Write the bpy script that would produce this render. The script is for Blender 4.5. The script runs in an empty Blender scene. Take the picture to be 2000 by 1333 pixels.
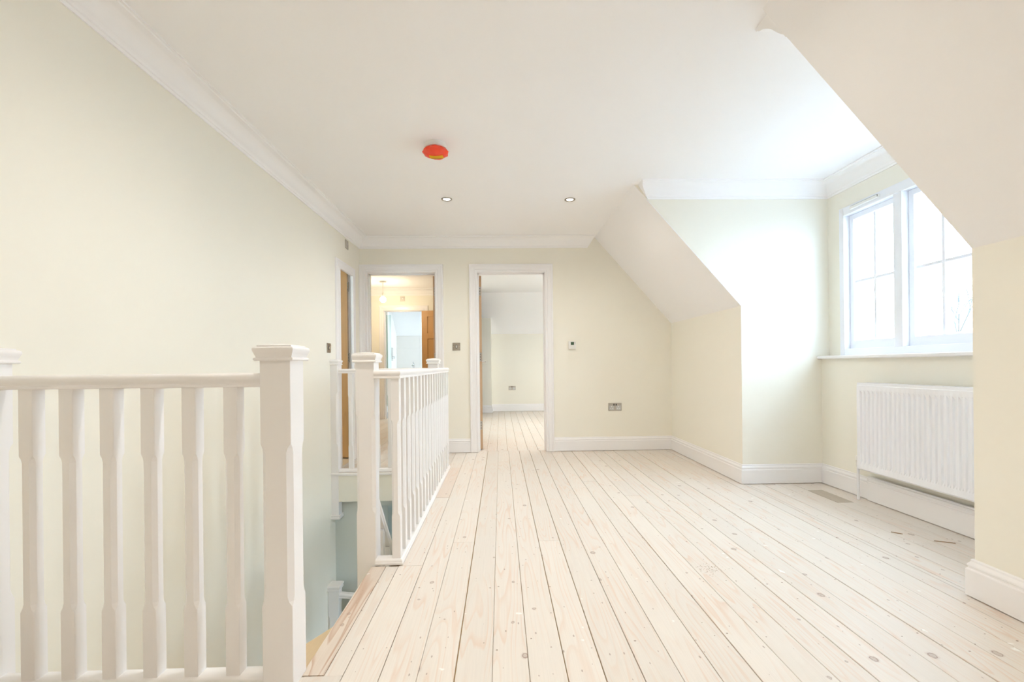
import bpy, bmesh, math, random
from mathutils import Vector, Matrix
R = math.radians
SC = bpy.context.scene
C = SC.collection
random.seed(7)

# ------------------------------------------------------------------ camera
F_PX, YAW, ROLL, CY, CAM_H = 886.0, 0.0251, 0.0104, 714.2, 0.9626
cam_d = bpy.data.cameras.new('camera')
cam_d.sensor_fit = 'HORIZONTAL'; cam_d.sensor_width = 36.0
cam_d.lens = 36.0 * F_PX / 2000.0
cam_d.shift_y = (CY - 666.5) / 2000.0
cam_d.clip_start = 0.02; cam_d.clip_end = 200
cam = bpy.data.objects.new('camera', cam_d); C.objects.link(cam)
_f = Vector((math.sin(YAW), math.cos(YAW), 0)); _r = Vector((math.cos(YAW), -math.sin(YAW), 0)); _u = Vector((0, 0, 1))
_r2 = _r * math.cos(ROLL) - _u * math.sin(ROLL); _u2 = _r * math.sin(ROLL) + _u * math.cos(ROLL)
_m = Matrix((_r2, _u2, -_f)).transposed().to_4x4(); _m.translation = (0, 0, CAM_H)
cam.matrix_world = _m
SC.camera = cam

# ------------------------------------------------------------------ world, exposure
w = bpy.data.worlds.new('overcast_sky'); SC.world = w; w.use_nodes = True
bg = w.node_tree.nodes['Background']
bg.inputs[0].default_value = (0.63, 0.82, 1.0, 1); bg.inputs[1].default_value = 9.4
VS = SC.view_settings
VS.view_transform = 'Standard'; VS.look = 'None'; VS.gamma = 1.0; VS.use_curve_mapping = False
VS.exposure = 1.05
cy = SC.cycles
cy.use_denoising = True; cy.use_adaptive_sampling = True; cy.adaptive_threshold = 0.15; cy.max_bounces = 10; cy.diffuse_bounces = 9; cy.glossy_bounces = 2; cy.caustics_reflective = False; cy.caustics_refractive = False
cy.transparent_max_bounces = 12; cy.sample_clamp_indirect = 8.0
SPOT_W = 19.5          # one ceiling downlight
PENDANT_W = 7.5

def portal(name, loc, direction, sx, sy):
    l = bpy.data.lights.new(name, 'AREA'); l.shape = 'RECTANGLE'; l.size = sx; l.size_y = sy
    l.cycles.is_portal = True
    o = bpy.data.objects.new(name, l); C.objects.link(o); o.location = loc
    o.rotation_euler = Vector(direction).to_track_quat('-Z', 'Y').to_euler()
    return o
portal('daylight_portal', (2.80, 2.68, 1.57), (-1, 0, 0), 1.6, 1.25)
portal('daylight_portal', (-2.77, 3.3, 1.6), (1, 0, 0), .6, .6)
portal('daylight_portal', (2.72, 2.75, -1.4), (-1, 0, 0), 1.3, 1.2)
portal('daylight_portal', (3.24, 6.8, 1.3), (-1, 0, 0), 1.0, 1.2)
portal('daylight_portal', (-0.42, 10.15, 1.55), (-1, 0, 0), .86, .9)

# ------------------------------------------------------------------ geometry helpers
def add_box(bm, a, b, mat=None):
    x0, y0, z0 = a; x1, y1, z1 = b
    v = [bm.verts.new(p) for p in ((x0,y0,z0),(x1,y0,z0),(x1,y1,z0),(x0,y1,z0),(x0,y0,z1),(x1,y0,z1),(x1,y1,z1),(x0,y1,z1))]
    if mat is not None:
        for q in v: q.co = mat @ q.co
    fs = [bm.faces.new([v[i] for i in f]) for f in ((0,3,2,1),(4,5,6,7),(0,1,5,4),(1,2,6,5),(2,3,7,6),(3,0,4,7))]
    return v
def boxes(*bs):
    bm = bmesh.new()
    for a, b in bs: add_box(bm, a, b)
    return bm
def bbox(a, b, bev=0.002, seg=2):
    bm = bmesh.new(); add_box(bm, a, b)
    if bev: bmesh.ops.bevel(bm, geom=bm.edges[:], offset=bev, segments=seg, affect='EDGES', profile=0.5)
    return bm
def add_prism(bm, pts, axis, a, b):
    """polygon pts in the two other axes, extruded along axis from a to b"""
    def P(p, t):
        return {'x': (t, p[0], p[1]), 'y': (p[0], t, p[1]), 'z': (p[0], p[1], t)}[axis]
    v0 = [bm.verts.new(P(p, a)) for p in pts]; v1 = [bm.verts.new(P(p, b)) for p in pts]
    n = len(pts)
    bm.faces.new(v0); bm.faces.new(v1[::-1])
    for i in range(n): bm.faces.new((v0[i], v1[i], v1[(i+1) % n], v0[(i+1) % n]))
def sweep(bm, path, prof, n, off0=None, off1=None, close=False):
    """profile points (lateral, along n) swept along a planar path with mitres"""
    path = [Vector(p) for p in path]; n = Vector(n).normalized(); m = len(path); rings = []
    for i, p in enumerate(path):
        if close: tin = (p - path[i-1]).normalized(); tout = (path[(i+1) % m] - p).normalized()
        else:
            tin = (p - path[i-1]).normalized() if i else None
            tout = (path[i+1] - p).normalized() if i < m-1 else None
            if tin is None: tin = tout
            if tout is None: tout = tin
        la, lb = n.cross(tin), n.cross(tout)
        lat = (la + lb) / (1 + la.dot(lb))
        ring = []
        for k, (a, b) in enumerate(prof):
            q = p + lat * a + n * b
            if not close and i == 0 and off0: q = q + tout * off0[k]
            if not close and i == m-1 and off1: q = q + tin * off1[k]
            ring.append(bm.verts.new(q))
        rings.append(ring)
    k = len(prof)
    for i in range(m if close else m-1):
        A, B = rings[i], rings[(i+1) % m]
        for j in range(k): bm.faces.new((A[j], B[j], B[(j+1) % k], A[(j+1) % k]))
    if not close:
        bm.faces.new(rings[0][::-1]); bm.faces.new(rings[-1])
def add_lathe(bm, prof, c, axis='z', seg=24, cap=True, jit=None):
    """prof: (radius, height) ; c centre"""
    rings = []
    for r, h in prof:
        ring = []
        for s in range(seg):
            a = 2*math.pi*s/seg; rr = r if jit is None else r*jit(a, h)
            u, v = rr*math.cos(a), rr*math.sin(a)
            p = {'z': (u, v, h), 'x': (h, u, v), 'y': (u, h, v)}[axis]
            ring.append(bm.verts.new((c[0]+p[0], c[1]+p[1], c[2]+p[2])))
        rings.append(ring)
    for A, B in zip(rings, rings[1:]):
        for s in range(seg): bm.faces.new((A[s], A[(s+1) % seg], B[(s+1) % seg], B[s]))
    if cap: bm.faces.new(rings[0][::-1]); bm.faces.new(rings[-1])
def add_tube(bm, p0, p1, r, seg=12):
    p0, p1 = Vector(p0), Vector(p1); d = (p1-p0).normalized()
    a = d.orthogonal().normalized(); b = d.cross(a)
    A = [bm.verts.new(p0 + (a*math.cos(t)+b*math.sin(t))*r) for t in [2*math.pi*i/seg for i in range(seg)]]
    B = [bm.verts.new(p1 + (a*math.cos(t)+b*math.sin(t))*r) for t in [2*math.pi*i/seg for i in range(seg)]]
    for i in range(seg): bm.faces.new((A[i], A[(i+1) % seg], B[(i+1) % seg], B[i]))
    bm.faces.new(A[::-1]); bm.faces.new(B)
def add_rings(bm, rings):
    """rings of equal point counts joined up, both ends capped"""
    V = [[bm.verts.new(p) for p in r] for r in rings]; n = len(V[0])
    for A, B in zip(V, V[1:]):
        for i in range(n): bm.faces.new((A[i], A[(i+1) % n], B[(i+1) % n], B[i]))
    bm.faces.new(V[0][::-1]); bm.faces.new(V[-1])

def wloc(o):
    v = Vector((0, 0, 0))
    while o is not None: v += o.location; o = o.parent
    return v
def finish(bm, name, smooth=None):
    bmesh.ops.recalc_face_normals(bm, faces=bm.faces[:])
    me = bpy.data.meshes.new(name); bm.to_mesh(me); bm.free()
    if smooth:
        for p in me.polygons: p.use_smooth = True
        try: me.set_sharp_from_angle(angle=R(smooth))
        except Exception: pass
    return me
def obj(name, bm, mat, parent=None, smooth=None):
    """mesh given in world coordinates; shifted so that it can hang under its parent"""
    if parent is not None: bmesh.ops.translate(bm, verts=bm.verts[:], vec=-wloc(parent))
    me = finish(bm, name, smooth); me.materials.append(mat)
    o = bpy.data.objects.new(name, me); C.objects.link(o)
    if parent is not None: o.parent = parent
    return o
def inst(name, me, loc, parent, rot=None):
    o = bpy.data.objects.new(name, me); C.objects.link(o); o.parent = parent
    o.location = Vector(loc) - wloc(parent)
    if rot: o.rotation_euler = rot
    return o
def tag(o, label, cat, group=None, kind=None):
    o['label'] = label; o['category'] = cat
    if group: o['group'] = group
    if kind: o['kind'] = kind
    return o
def struct(o, label, cat): return tag(o, label, cat, kind='structure')
def thing(name, loc, label, cat, group=None, kind=None):
    o = bpy.data.objects.new(name, None); C.objects.link(o); o.location = loc; o.empty_display_size = 0.1
    return tag(o, label, cat, group, kind)

# ------------------------------------------------------------------ materials
def principled(name, col, rough=0.5, metal=0.0, spec=0.5, coat=0.0):
    m = bpy.data.materials.new(name); m.use_nodes = True
    b = m.node_tree.nodes['Principled BSDF']
    b.inputs['Base Color'].default_value = (*col, 1); b.inputs['Roughness'].default_value = rough
    b.inputs['Metallic'].default_value = metal; b.inputs['Specular IOR Level'].default_value = spec
    b.inputs['Coat Weight'].default_value = coat
    return m
def N(m, t, **kw):
    n = m.node_tree.nodes.new(t)
    for k, v in kw.items(): setattr(n, k, v)
    return n
def lk(m, a, b): m.node_tree.links.new(a, b)
def bsdf(m): return m.node_tree.nodes['Principled BSDF']
def paint(name, col, rough=0.6, spec=0.3, bump=0.06, scale=260, mottling=0.012):
    """emulsion with a barely visible unevenness of tone"""
    m = principled(name, col, rough, spec=spec)
    tc = N(m, 'ShaderNodeTexCoord')
    n2 = N(m, 'ShaderNodeTexNoise'); n2.inputs['Scale'].default_value = 1.7; n2.inputs['Detail'].default_value = 1
    lk(m, tc.outputs['Object'], n2.inputs['Vector'])
    mx = N(m, 'ShaderNodeMix', data_type='RGBA')
    mx.inputs['A'].default_value = (*[c*(1-mottling) for c in col], 1); mx.inputs['B'].default_value = (*[min(1, c*(1+mottling)) for c in col], 1)
    lk(m, n2.outputs['Fac'], mx.inputs['Factor']); lk(m, mx.outputs['Result'], bsdf(m).inputs['Base Color'])
    return m
CREAM = paint('cream_emulsion', (0.875, 0.85, 0.765), 0.65)
CEIL = paint('white_emulsion', (0.935, 0.93, 0.94), 0.75, spec=0.2)
BATHW = paint('bathroom_white', (0.88, 0.86, 0.83), 0.5)
GLOSS = paint('white_gloss_paint', (0.875, 0.865, 0.875), 0.28, spec=0.5, bump=0.03, scale=90, mottling=0.006)
SATIN = paint('white_satin_paint', (0.875, 0.86, 0.86), 0.35, spec=0.5, bump=0.03, scale=90, mottling=0.006)
ENAMEL = principled('radiator_enamel', (0.87, 0.88, 0.92), 0.25)
UPVC = principled('window_paint', (0.85, 0.87, 0.92), 0.3)
PLASTIC = principled('white_plastic', (0.83, 0.83, 0.81), 0.35)
CHROME = principled('polished_chrome', (0.75, 0.75, 0.75), 0.12, metal=1)
STEEL = principled('brushed_steel', (0.52, 0.48, 0.43), 0.32, metal=1)
NICKEL = principled('satin_nickel', (0.42, 0.39, 0.36), 0.3, metal=1)
DARK = principled('dark_insert', (0.05, 0.05, 0.05), 0.5)
GAP = principled('board_gap_brown', (0.42, 0.30, 0.16), 0.9)  # brown of the deck under the boards, seen in the joints
GREYIN = principled('grey_insert', (0.55, 0.55, 0.54), 0.4)
LCD = principled('green_lcd', (0.05, 0.10, 0.06), 0.25)
RED = principled('red_dust_cover', (0.95, 0.075, 0.03), 0.35)
bsdf(RED).inputs['Subsurface Weight'].default_value = 0.0
YELLOW = principled('yellow_label', (1.0, 0.80, 0.02), 0.4)
YINK = principled('label_print', (0.25, 0.20, 0.02), 0.5)
NAIL = principled('old_nail', (0.27, 0.20, 0.15), 0.6)
CORDM = principled('flex', (0.80, 0.80, 0.78), 0.5)
GRASS = principled('pale_gravel', (0.36, 0.36, 0.355), 0.9)
BARK = principled('bark', (0.082, 0.085, 0.082), 0.9)
BASIN = principled('sanitary_ware', (0.88, 0.88, 0.88), 0.12)
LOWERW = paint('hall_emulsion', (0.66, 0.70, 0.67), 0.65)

def emit(name, col, s):
    m = bpy.data.materials.new(name); m.use_nodes = True; nt = m.node_tree; nt.nodes.clear()
    e = nt.nodes.new('ShaderNodeEmission'); e.inputs[0].default_value = (*col, 1); e.inputs[1].default_value = s
    o = nt.nodes.new('ShaderNodeOutputMaterial'); nt.links.new(e.outputs[0], o.inputs[0]); return m
LAMP = emit('lit_lamp', (1.0, 0.90, 0.74), 14.0)
BULB = emit('lit_bulb', (1.0, 0.86, 0.58), 16.0)

def glass(name, tint, refl):
    m = bpy.data.materials.new(name); m.use_nodes = True; nt = m.node_tree; nt.nodes.clear()
    t = nt.nodes.new('ShaderNodeBsdfTransparent'); t.inputs[0].default_value = (*tint, 1)
    g = nt.nodes.new('ShaderNodeBsdfGlossy'); g.inputs['Roughness'].default_value = 0.03
    mx = nt.nodes.new('ShaderNodeMixShader'); o = nt.nodes.new('ShaderNodeOutputMaterial'); mx.inputs[0].default_value = refl
    nt.links.new(t.outputs[0], mx.inputs[1]); nt.links.new(g.outputs[0], mx.inputs[2]); nt.links.new(mx.outputs[0], o.inputs[0]); return m
GLASS = glass('window_glass', (0.985, 0.99, 0.99), 0.03)
SHOWERG = glass('shower_glass', (0.90, 0.95, 0.93), 0.05)

def pine(name, base, dark, knots=True, grain_mix=0.55, red=(0.68, 0.48, 0.36), axis=1, vary=0.10, mask=(0.33, 0.62), rings=15.0):
    """sanded pine: long grain with cathedral lines, grey knots, small paint specks; tone varies by board"""
    m = principled(name, base, 0.45, spec=0.5)
    tc = N(m, 'ShaderNodeTexCoord'); oi = N(m, 'ShaderNodeObjectInfo')
    mul = N(m, 'ShaderNodeVectorMath', operation='SCALE'); mul.inputs['Scale'].default_value = 1.0
    cmb = N(m, 'ShaderNodeCombineXYZ'); sc = N(m, 'ShaderNodeMath', operation='MULTIPLY'); sc.inputs[1].default_value = 91.7
    lk(m, oi.outputs['Random'], sc.inputs[0])
    for i in range(3): lk(m, sc.outputs[0], cmb.inputs[i])
    add = N(m, 'ShaderNodeVectorMath', operation='ADD'); lk(m, tc.outputs['Object'], add.inputs[0]); lk(m, cmb.outputs[0], add.inputs[1])
    mp = N(m, 'ShaderNodeMapping'); s = [9.0, 9.0, 9.0]; s[axis] = 0.75; mp.inputs['Scale'].default_value = s
    lk(m, add.outputs[0], mp.inputs['Vector'])
    nz = N(m, 'ShaderNodeTexNoise'); nz.inputs['Scale'].default_value = 1.0; nz.inputs['Detail'].default_value = 1.5
    lk(m, mp.outputs[0], nz.inputs['Vector'])
    rg = N(m, 'ShaderNodeMath', operation='MULTIPLY'); rg.inputs[1].default_value = rings; lk(m, nz.outputs['Fac'], rg.inputs[0])
    fr = N(m, 'ShaderNodeMath', operation='FRACT'); lk(m, rg.outputs[0], fr.inputs[0])
    r1 = N(m, 'ShaderNodeValToRGB'); e = r1.color_ramp.elements
    e[0].position = 0.0; e[0].color = (0, 0, 0, 1); e[1].position = 0.62; e[1].color = (0.15, 0.15, 0.15, 1)
    k = e.new(0.9); k.color = (1, 1, 1, 1); k = e.new(1.0); k.color = (0, 0, 0, 1)
    lk(m, fr.outputs[0], r1.inputs['Fac'])
    # where the grain shows (some boards / patches are nearly blank)
    n3 = N(m, 'ShaderNodeTexNoise'); n3.inputs['Scale'].default_value = 2.2; lk(m, add.outputs[0], n3.inputs['Vector'])
    r3 = N(m, 'ShaderNodeMapRange'); r3.inputs['From Min'].default_value = mask[0]; r3.inputs['From Max'].default_value = mask[1]
    lk(m, n3.outputs['Fac'], r3.inputs['Value'])
    gm = N(m, 'ShaderNodeMath', operation='MULTIPLY'); lk(m, r1.outputs['Color'], gm.inputs[0]); lk(m, r3.outputs[0], gm.inputs[1])
    g2 = N(m, 'ShaderNodeMath', operation='MULTIPLY'); g2.inputs[1].default_value = grain_mix; lk(m, gm.outputs[0], g2.inputs[0])
    # tone per board
    tone = N(m, 'ShaderNodeMix', data_type='RGBA'); tone.inputs['A'].default_value = (*[c*(1-vary) for c in base], 1)
    tone.inputs['B'].default_value = (*[min(1, c*(1+vary*0.7)) for c in base], 1)
    s2 = N(m, 'ShaderNodeMath', operation='MULTIPLY'); s2.inputs[1].default_value = 37.3; lk(m, oi.outputs['Random'], s2.inputs[0])
    f2 = N(m, 'ShaderNodeMath', operation='FRACT'); lk(m, s2.outputs[0], f2.inputs[0]); lk(m, f2.outputs[0], tone.inputs['Factor'])
    # fine fibre
    mp2 = N(m, 'ShaderNodeMapping'); s = [240.0, 240.0, 240.0]; s[axis] = 4.0; mp2.inputs['Scale'].default_value = s
    lk(m, add.outputs[0], mp2.inputs['Vector'])
    nf = N(m, 'ShaderNodeTexNoise'); nf.inputs['Scale'].default_value = 1.0; nf.inputs['Detail'].default_value = 2; lk(m, mp2.outputs[0], nf.inputs['Vector'])
    fm = N(m, 'ShaderNodeMix', data_type='RGBA', blend_type='MULTIPLY'); fm.inputs['Factor'].default_value = 0.12
    lk(m, tone.outputs['Result'], fm.inputs['A']); lk(m, nf.outputs['Fac'], fm.inputs['B'])
    m1 = N(m, 'ShaderNodeMix', data_type='RGBA'); m1.inputs['B'].default_value = (*red, 1)
    lk(m, g2.outputs[0], m1.inputs['Factor']); lk(m, fm.outputs['Result'], m1.inputs['A'])
    last = m1.outputs['Result']
    if knots:
        mk = N(m, 'ShaderNodeMapping'); s = [6.5, 6.5, 6.5]; s[axis] = 2.9; mk.inputs['Scale'].default_value = s
        lk(m, add.outputs[0], mk.inputs['Vector'])
        vo = N(m, 'ShaderNodeTexVoronoi'); vo.voronoi_dimensions = '2D'; vo.inputs['Scale'].default_value = 1.0; lk(m, mk.outputs[0], vo.inputs['Vector'])
        # the Voronoi distance is squeezed along the board; undo so that knots are round
        sep = N(m, 'ShaderNodeSeparateColor'); lk(m, vo.outputs['Color'], sep.inputs['Color'])
        vp = N(m, 'ShaderNodeVectorMath', operation='SUBTRACT'); lk(m, mk.outputs[0], vp.inputs[0]); lk(m, vo.outputs['Position'], vp.inputs[1])
        un = N(m, 'ShaderNodeVectorMath', operation='MULTIPLY'); un.inputs[1].default_value = (1/6.5, 1/2.9 * 0.8, 0); lk(m, vp.outputs[0], un.inputs[0])
        wob = N(m, 'ShaderNodeTexNoise'); wob.inputs['Scale'].default_value = 70.0; lk(m, add.outputs[0], wob.inputs['Vector'])
        wof = N(m, 'ShaderNodeVectorMath', operation='SUBTRACT'); wof.inputs[1].default_value = (.5, .5, .5); lk(m, wob.outputs['Color'], wof.inputs[0])
        wsc = N(m, 'ShaderNodeVectorMath', operation='SCALE'); wsc.inputs['Scale'].default_value = 0.010; lk(m, wof.outputs[0], wsc.inputs[0])
        wad = N(m, 'ShaderNodeVectorMath', operation='ADD'); lk(m, un.outputs[0], wad.inputs[0]); lk(m, wsc.outputs[0], wad.inputs[1])
        ln = N(m, 'ShaderNodeVectorMath', operation='LENGTH'); lk(m, wad.outputs[0], ln.inputs[0])
        kr = N(m, 'ShaderNodeMapRange'); kr.inputs['From Min'].default_value = 0.45; kr.inputs['From Max'].default_value = 1.0
        kr.inputs['To Min'].default_value = 0.0; kr.inputs['To Max'].default_value = 0.0125; kr.clamp = True
        lk(m, sep.outputs[0], kr.inputs['Value'])
        dv = N(m, 'ShaderNodeMath', operation='DIVIDE'); lk(m, ln.outputs['Value'], dv.inputs[0])
        mxr = N(m, 'ShaderNodeMath', operation='MAXIMUM'); mxr.inputs[1].default_value = 0.0006; lk(m, kr.outputs[0], mxr.inputs[0]); lk(m, mxr.outputs[0], dv.inputs[1])
        rk = N(m, 'ShaderNodeValToRGB'); e = rk.color_ramp.elements
        e[0].position = 0.0; e[0].color = (0.45, 0.45, 0.45, 1); e[1].position = 0.30; e[1].color = (0.42, 0.42, 0.42, 1)
        k = e.new(0.43); k.color = (0.95, 0.95, 0.95, 1); k = e.new(0.5); k.color = (0.25, 0.25, 0.25, 1); k = e.new(0.75); k.color = (0, 0, 0, 1)
        hf = N(m, 'ShaderNodeMath', operation='MULTIPLY'); hf.inputs[1].default_value = 0.5; lk(m, dv.outputs[0], hf.inputs[0])
        lk(m, hf.outputs[0], rk.inputs['Fac'])
        m2 = N(m, 'ShaderNodeMix', data_type='RGBA'); m2.inputs['B'].default_value = (*dark, 1)
        lk(m, rk.outputs['Color'], m2.inputs['Factor']); lk(m, last, m2.inputs['A']); last = m2.outputs['Result']
        # tiny dark pin knots
        ms = N(m, 'ShaderNodeMapping'); q = [21.0, 21.0, 21.0]; q[axis] = 9.0; ms.inputs['Scale'].default_value = q; lk(m, add.outputs[0], ms.inputs['Vector'])
        v5 = N(m, 'ShaderNodeTexVoronoi'); v5.voronoi_dimensions = '2D'; v5.inputs['Scale'].default_value = 1.0; lk(m, ms.outputs[0], v5.inputs['Vector'])
        s5 = N(m, 'ShaderNodeSeparateColor'); lk(m, v5.outputs['Color'], s5.inputs['Color'])
        p5 = N(m, 'ShaderNodeMapRange'); p5.inputs['From Min'].default_value = 0.55; p5.inputs['From Max'].default_value = 1.0; p5.inputs['To Min'].default_value = 0.0; p5.inputs['To Max'].default_value = 0.062; lk(m, s5.outputs[0], p5.inputs['Value'])
        l5 = N(m, 'ShaderNodeMath', operation='LESS_THAN'); lk(m, v5.outputs['Distance'], l5.inputs[0]); lk(m, p5.outputs[0], l5.inputs[1])
        h5 = N(m, 'ShaderNodeMath', operation='MULTIPLY'); h5.inputs[1].default_value = 0.6; lk(m, l5.outputs[0], h5.inputs[0])
        m5 = N(m, 'ShaderNodeMix', data_type='RGBA'); m5.inputs['B'].default_value = (*[c*0.9 for c in dark], 1)
        lk(m, h5.outputs[0], m5.inputs['Factor']); lk(m, last, m5.inputs['A']); last = m5.outputs['Result']
        # white paint specks
        nz4 = N(m, 'ShaderNodeTexNoise'); nz4.inputs['Scale'].default_value = 17.0; nz4.inputs['Detail'].default_value = 2.5; lk(m, add.outputs[0], nz4.inputs['Vector'])
        r4 = N(m, 'ShaderNodeMapRange'); r4.inputs['From Min'].default_value = 0.735; r4.inputs['From Max'].default_value = 0.765; lk(m, nz4.outputs['Fac'], r4.inputs['Value'])
        m4 = N(m, 'ShaderNodeMix', data_type='RGBA'); m4.inputs['B'].default_value = (0.9, 0.9, 0.88, 1)
        h4 = N(m, 'ShaderNodeMath', operation='MULTIPLY'); h4.inputs[1].default_value = 0.75; lk(m, r4.outputs[0], h4.inputs[0])
        lk(m, h4.outputs[0], m4.inputs['Factor']); lk(m, last, m4.inputs['A']); last = m4.outputs['Result']
    lk(m, last, bsdf(m).inputs['Base Color'])
    bp = N(m, 'ShaderNodeBump'); bp.inputs['Strength'].default_value = 0.15; bp.inputs['Distance'].default_value = 0.001
    lk(m, nf.outputs['Fac'], bp.inputs['Height']); lk(m, bp.outputs['Normal'], bsdf(m).inputs['Normal'])
    return m
PINE = pine('sanded_pine_board', (0.775, 0.72, 0.66), (0.30, 0.20, 0.16), vary=0.045)
PINE_NOSE = pine('pine_nosing', (0.745, 0.655, 0.57), (0.33, 0.22, 0.17), grain_mix=0.9, red=(0.50, 0.32, 0.22), vary=0.02, mask=(0.1, 0.4), rings=20.0)
PINE_PATCH = pine('greyed_board_piece', (0.52, 0.45, 0.37), (0.30, 0.25, 0.20), grain_mix=0.3, red=(0.38, 0.30, 0.23), vary=0.02)
PINE_PINK = pine('pink_board_piece', (0.75, 0.65, 0.575), (0.35, 0.25, 0.2), vary=0.02)
PINE_STEP = pine('stair_tread_pine', (0.78, 0.62, 0.40), (0.33, 0.25, 0.2), vary=0.03)
OAK = pine('oak_veneer', (0.55, 0.305, 0.115), (0.3, 0.2, 0.1), knots=False, grain_mix=0.45, red=(0.42, 0.21, 0.07), axis=2, vary=0.02)
OAKEDGE = pine('oak_lipping', (0.62, 0.42, 0.26), (0.3, 0.2, 0.1), knots=False, grain_mix=0.3, red=(0.5, 0.32, 0.18), axis=2, vary=0.02)

def tiles(name, col, tw, th):
    m = principled(name, col, 0.2)
    tc = N(m, 'ShaderNodeTexCoord'); mp = N(m, 'ShaderNodeMapping'); mp.inputs['Rotation'].default_value = (R(90), 0, 0)
    br = N(m, 'ShaderNodeTexBrick'); br.offset = 0.0; br.inputs['Scale'].default_value = 1.0; br.inputs['Brick Width'].default_value = tw; br.inputs['Row Height'].default_value = th
    br.inputs['Mortar Size'].default_value = 0.003; br.inputs['Color1'].default_value = (*col, 1); br.inputs['Color2'].default_value = (*[c*0.98 for c in col], 1)
    br.inputs['Mortar'].default_value = (*[c*0.85 for c in col], 1)
    lk(m, tc.outputs['Object'], mp.inputs['Vector']); lk(m, mp.outputs[0], br.inputs['Vector']); lk(m, br.outputs['Color'], bsdf(m).inputs['Base Color'])
    return m
TILEM = principled('glazed_tile', (0.76, 0.735, 0.70), 0.2)
GROUT = principled('tile_grout', (0.70, 0.68, 0.65), 0.8)
TILE = tiles('pale_grey_tile', (0.72, 0.73, 0.72), 0.6, 0.3)

# ------------------------------------------------------------------ room dimensions
XL, XR, YB, ZC, ZK = -1.549, 1.919, 5.05, 2.385, 1.4185
YD, YN, XWU, XWL, XS = 3.566, 1.797, 2.630, 2.567, 1.065
YF = -3.2                    # wall behind the camera
XO = 2.78                    # outer face of the window wall
HEAD = 2.0
ROOF = [(XS, ZC), (XR, ZK), (XR + 0.14, ZK), (XR + 0.14, ZK + 0.05), (XS + 0.06, ZC + 0.12), (XS, ZC + 0.12)]

# ------------------------------------------------------------------ walls
struct(obj('wall_left', boxes(
    ((XL-.12, YF-.12, -2.92), (XL, 4.305, 2.5)), ((XL-.12, 4.86, -2.92), (XL, YB+.12, 2.5)),
    ((XL-.12, 4.305, HEAD), (XL, 4.86, 2.5)), ((XL-.12, 4.305, -2.92), (XL, 4.86, -0.005)), ((XL-.12, YB+.12, -2.92), (XL, 6.3, -0.27))), CREAM),
    'tall plain cream wall along the stairwell on the left', 'wall')
struct(obj('wall_back', boxes(
    ((XL-.01, YB, -.3), (-1.459, YB+.12, 2.5)), ((-.717, YB, -.3), (-.25, YB+.12, 2.5)), ((.50, YB, -.3), (XR+.14, YB+.12, 2.5)),
    ((-1.459, YB, HEAD), (-.717, YB+.12, 2.5)), ((-.25, YB, HEAD), (.50, YB+.12, 2.5)),
    ((-1.459, YB, -.3), (-.717, YB+.12, -.022)), ((-.25, YB, -.3), (.50, YB+.12, -.022))), CREAM),
    'cream end wall with two white doorways facing the camera', 'wall')
struct(obj('wall_front', boxes(((XL-.12, YF-.12, -.3), (XR+.14, YF, 2.5))), CREAM), 'cream end wall of the landing behind the viewer', 'wall')
struct(obj('wall_knee_far', boxes(((XR, YD+.001, -.3), (XR+.12, YB+.02, ZK+.04))), CREAM), 'low cream wall under the far roof slope, left of the dormer', 'wall')
struct(obj('wall_knee_near', boxes(((XR, YF, -.3), (XR+.12, YN-.001, ZK+.04))), CREAM), 'low cream wall at the right edge under the near roof slope', 'wall')
def cheek(name, y0, y1, label):
    e = .003; bm = bmesh.new(); add_prism(bm, [(XS+e*1.5, ZC+.05), (XS+e*1.5, ZC+.001), (XR+e, ZK+e*.6), (XR+e, -.3), (XO, -.3), (XO, ZC+.05)], 'y', y0, y1)
    return struct(obj(name, bm, CREAM), label, 'wall')
cheek('wall_dormer_far', YD, YD+.12, 'cream side wall of the dormer, brightly lit by the window')
cheek('wall_dormer_near', YN-.12, YN, 'cream near side wall of the dormer, turned away from view')
def winwall(name, y0, y1, label):
    wy0, wy1 = y0 + 0.133, y1 - 0.136
    bm = boxes(((XWU, y0, 1.0), (XO, wy0, 2.5)), ((XWU, wy1, 1.0), (XO, y1, 2.5)), ((XWU, wy0, 2.135), (XO, wy1, 2.5)),
               ((XWU, wy0, 0.995), (XO, wy1, 1.012)))
    struct(obj(name + '_lower', boxes(((XWL, y0, -.3), (XO, y1, 0.99))), CREAM), label.replace('wall', 'wall below the sill'), 'wall')
    return struct(obj(name, bm, CREAM), label, 'wall')
winwall('wall_window', YN, YD, 'cream dormer wall around the window')

# ------------------------------------------------------------------ ceiling
struct(obj('ceiling', boxes(((XL-.12, YF-.12, ZC), (XS, YB+.12, ZC+.12)), ((XS, YN, ZC), (XO, YD, ZC+.12))), CEIL),
       'flat white ceiling running into the dormer', 'ceiling')
for nm, a, b, lab in (('ceiling_slope_far', YD+.001, YB, 'white sloping ceiling beyond the dormer'),
                      ('ceiling_slope_near', YF, YN-.001, 'white sloping ceiling at the upper right, nearest the viewer')):
    bm = bmesh.new(); add_prism(bm, ROOF, 'y', a, b); struct(obj(nm, bm, CEIL), lab, 'ceiling')

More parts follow.
